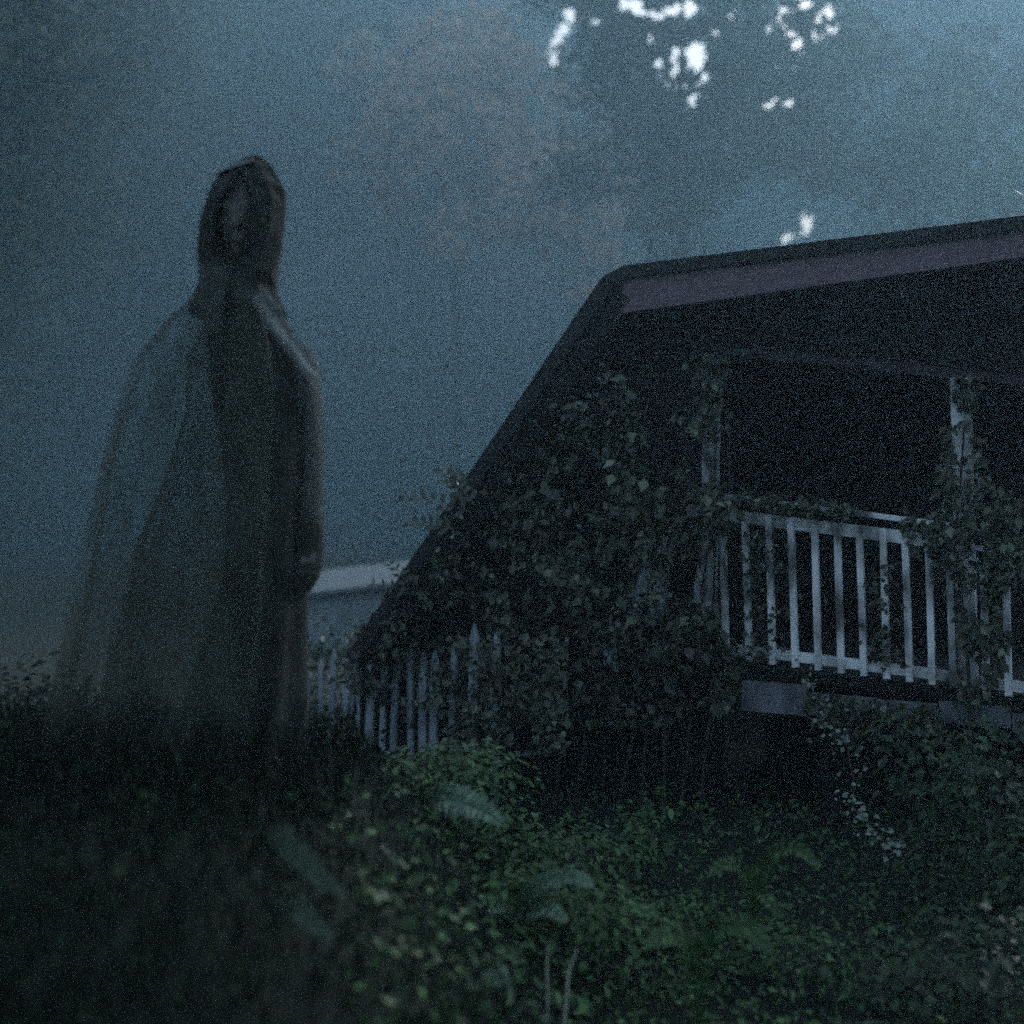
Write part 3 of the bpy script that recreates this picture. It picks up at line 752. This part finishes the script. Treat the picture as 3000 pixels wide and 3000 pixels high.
for k in range(34000):
    x, y = rnd.uniform(-3.6, .35), rnd.uniform(1.5, 7.2)
    zg = gz(x, y); h = rnd.uniform(.05, .17) * (0.4 if y < 2.2 else 1) * (0.45 if x > -.5 or y > 4.2 else 1.7 if 2.9 < y < 3.5 else 1)
    a = Vector((x, y, zg - .01)); lean = rv(.5); lean.z = 0
    tip = a + Vector((0, 0, h)) + lean * h * .8
    w = Vector((rnd.uniform(-1, 1), rnd.uniform(-1, 1), 0)).normalized() * .0035
    md = a.lerp(tip, .5) + Vector((0, 0, h * .12)); b_ = len(m.v)
    m.v += [tuple(a - w), tuple(a + w), tuple(md + w * .8), tuple(md - w * .8), tuple(tip)]
    m.f += [(b_, b_ + 1, b_ + 2, b_ + 3), (b_ + 3, b_ + 2, b_ + 4)]
tag(m.build('grass', M['grass']), kind='stuff')

# yellowing twig reaching in at the right
o = empty('sapling', Vector((2.95, 6.3, 0)), 'sapling with a few yellowed leaves at the right edge above the roof', 'sapling')
tp = at(3010, 560, 5.6)
m = MB(); m.tube([Vector((2.95, 5.5, -.02)), Vector((2.9, 5.5, 1.8)), Vector((2.72, 5.55, 2.9)), tp], [.03, .025, .012, .004], 6)
o.location = (2.95, 5.5, 0)
m.build('stem', M['bark'], o)
m = MB()
for k in range(16):
    m.leaf(tp + Vector((rnd.uniform(-.03, .2), rnd.uniform(-.1, .1), rnd.uniform(-.14, .08))), rnd.uniform(.04, .075), rv(), rv(), .2, .5)
m.build('foliage', M['yellow'], o)

# ------------------------------------------------------------------ trees in the fog
gaps = [(1668, 45, 12, 34), (1632, 110, 9, 14), (1625, 175, 12, 10), (1845, 15, 44, 20), (1885, 40, 14, 16), (1945, 40, 34, 14), (2020, 25, 48, 24), (1985, 150, 24, 14),
        (2040, 140, 22, 12), (2045, 185, 26, 20), (1975, 205, 12, 10), (1925, 195, 10, 12), (2030, 290, 14, 14), (2028, 260, 10, 10), (2290, 35, 14, 22), (2335, 130, 16, 22), (2345, 145, 10, 14),
        (2355, 8, 16, 14), (2425, 28, 18, 14), (2438, 92, 16, 10), (2252, 310, 10, 16), (2280, 290, 22, 9), (2310, 300, 14, 12), (2325, 310, 10, 9), (2365, 658, 16, 26), (2305, 707, 12, 8), (2310, 95, 8, 20), (1905, 110, 8, 8), (2095, 95, 9, 12), (2070, 230, 12, 8), (1960, 250, 8, 10), (2250, 90, 8, 12), (2390, 110, 9, 8), (2270, 200, 8, 9), (1745, 60, 9, 10), (2150, 40, 9, 9), (2400, 60, 10, 8), (2330, 215, 8, 12)]
def in_gap(p, grow, lo=.9):
    if p.y < 20: return False
    px, py = 1500 + FPX * p.x / p.y, HOR - FPX * (p.z - EYE) / p.y
    gk = rnd.uniform(lo, 1.1)
    for gx, gy, ax, ay in gaps:
        if ((px - gx) / (ax + grow * gk)) ** 2 + ((py - gy) / (ay + grow * gk)) ** 2 < 1: return True
    return False
def wood_leaf(m, p, size):
    m.leaf(p, size, Vector((0, -1, .4)) + rv(.7), rv(), rnd.uniform(-.2, .4), rnd.uniform(.6, .95))
def crown(m, ctr, rad, zr, n, size, grow=13):
    seeds = [ctr + Vector((v.x * rad, v.y * rad * .6, v.z * zr)) for v in [rv(rnd.random() ** .45) for _ in range(46)]]
    for k in range(n):
        s_ = rnd.choice(seeds); p = s_ + rv(rad * .27 * rnd.random() ** .5)
        if in_gap(p, grow, .35): continue
        wood_leaf(m, p, size * rnd.uniform(.6, 1.3))
def tree(label, px, dist, base_z, ctr_py, rad, zr, n, mat, size, r0):
    p = at(px, 1560, dist); p.z = base_z
    c = at(px, ctr_py, dist)
    o = empty('tree', p, label, 'tree')
    m = MB(); pts = [p - Vector((0, 0, .2)), p.lerp(c, .45) + Vector((.3, 0, 0)), p.lerp(c, .8), c + Vector((.2, 0, zr * .5))]
    m.tube(pts, [r0, r0 * .8, r0 * .55, r0 * .15], 9)
    for k in range(9):
        a = p.lerp(c, rnd.uniform(.55, 1.05)); e_ = c + Vector((rnd.uniform(-.8, .8) * rad, rnd.uniform(-.5, .5) * rad, rnd.uniform(-.3, .8) * zr))
        if in_gap(a.lerp(e_, .6), 20): continue
        m.tube([a, a.lerp(e_, .5) + Vector((0, 0, .5)), e_], [r0 * .3, r0 * .2, .03], 6)
    m.build('trunk', M['bark'], o)
    m = MB(); crown(m, c, rad, zr, n, size)
    tag(m.build('crown', M[mat], o), kind='stuff')
tree('tall broad tree behind the roof, bright sky breaking through its crown', 1990, 56, 0, 190, 9.2, 8.8, 17000, 'tree_leaf', .42, .42)
tree('slimmer tree left of the broad one, brownish in the fog', 1330, 98, 0, 400, 10, 10.5, 2300, 'brown_leaf', 1.05, .26)
tree('low russet tree just beyond the upper left corner of the roof', 1690, 95, 0, 620, 6.2, 6.6, 1100, 'brown_leaf', 1.0, .2)
tree('tree above the right end of the roof, nearly lost in bright fog', 2720, 60, 0, 480, 7.0, 8.5, 3200, 'tree_leaf', .6, .4)
rnd.seed(21)
# woodland behind: nearer on the left, farther on the right
m = MB()
for k in range(120000):
    fine = k > 90000
    px, py = (rnd.uniform(1450, 2550), rnd.uniform(-60, 820)) if fine else (rnd.uniform(-600, 3600), rnd.uniform(-420, 1900))
    t = px / 3000
    if not fine and 1450 < px < 2550 and py < 820 and rnd.random() < .8: continue
    el = max(.02, (HOR - py) / FPX)
    far = min(270, 60 / el)                                   # tall wood, ever farther off lower down
    dd = 23 + 23 * sst(200, 1300, py); dd += (far - dd) * sst(-.02, .40, t + .12 * sst(600, 1500, py))
    dd *= (1 + .2 * noise.noise(Vector((px * .0028, py * .0028, 5.5)))) * rnd.uniform(1, 1.16)
    dd = min(dd, 310)
    p = at(px, py, dd)
    if p.z < gz(p.x, p.y) - .2 or p.z > 80: continue
    if in_gap(p, 30 if fine else 50, .6): continue
    if dd < 75:                                               # the nearer trees have to show finer leaves
        for q in range(4):
            wood_leaf(m, p + rv(dd * .022 * rnd.random()), rnd.uniform(.4, .8) * dd / 60)
    else:
        wood_leaf(m, p, rnd.uniform(.9, 1.7) * dd / 60 * (.48 if fine else 1))
tag(m.build('woodland', M['wood_leaf']), kind='stuff')

# ------------------------------------------------------------------ haze
HZ = 0.0043
hm = bpy.data.materials.new('pale_haze'); hm.use_nodes = True
t = hm.node_tree
for n_ in list(t.nodes): t.nodes.remove(n_)
pv = t.nodes.new('ShaderNodeVolumePrincipled')
pv.inputs['Color'].default_value = (0.42, 0.70, 0.88, 1)
pv.inputs['Density'].default_value = HZ
pv.inputs['Anisotropy'].default_value = 0.45
ou = t.nodes.new('ShaderNodeOutputMaterial'); t.links.new(pv.outputs[0], ou.inputs['Volume'])
m = MB(); b0, b1 = Vector((-332, -327, -1.2)), Vector((332, 337, 84))
m.prism([Vector((b0.x, b0.y, b0.z)), Vector((b0.x, b1.y, b0.z)), Vector((b1.x, b1.y, b0.z)), Vector((b1.x, b0.y, b0.z))], Vector((0, 0, b1.z - b0.z)))
hz = m.build('haze', hm)
bm2 = bmesh.new(); bm2.from_mesh(hz.data); bmesh.ops.recalc_face_normals(bm2, faces=bm2.faces); bm2.to_mesh(hz.data); bm2.free()
tag(hz, kind='stuff')
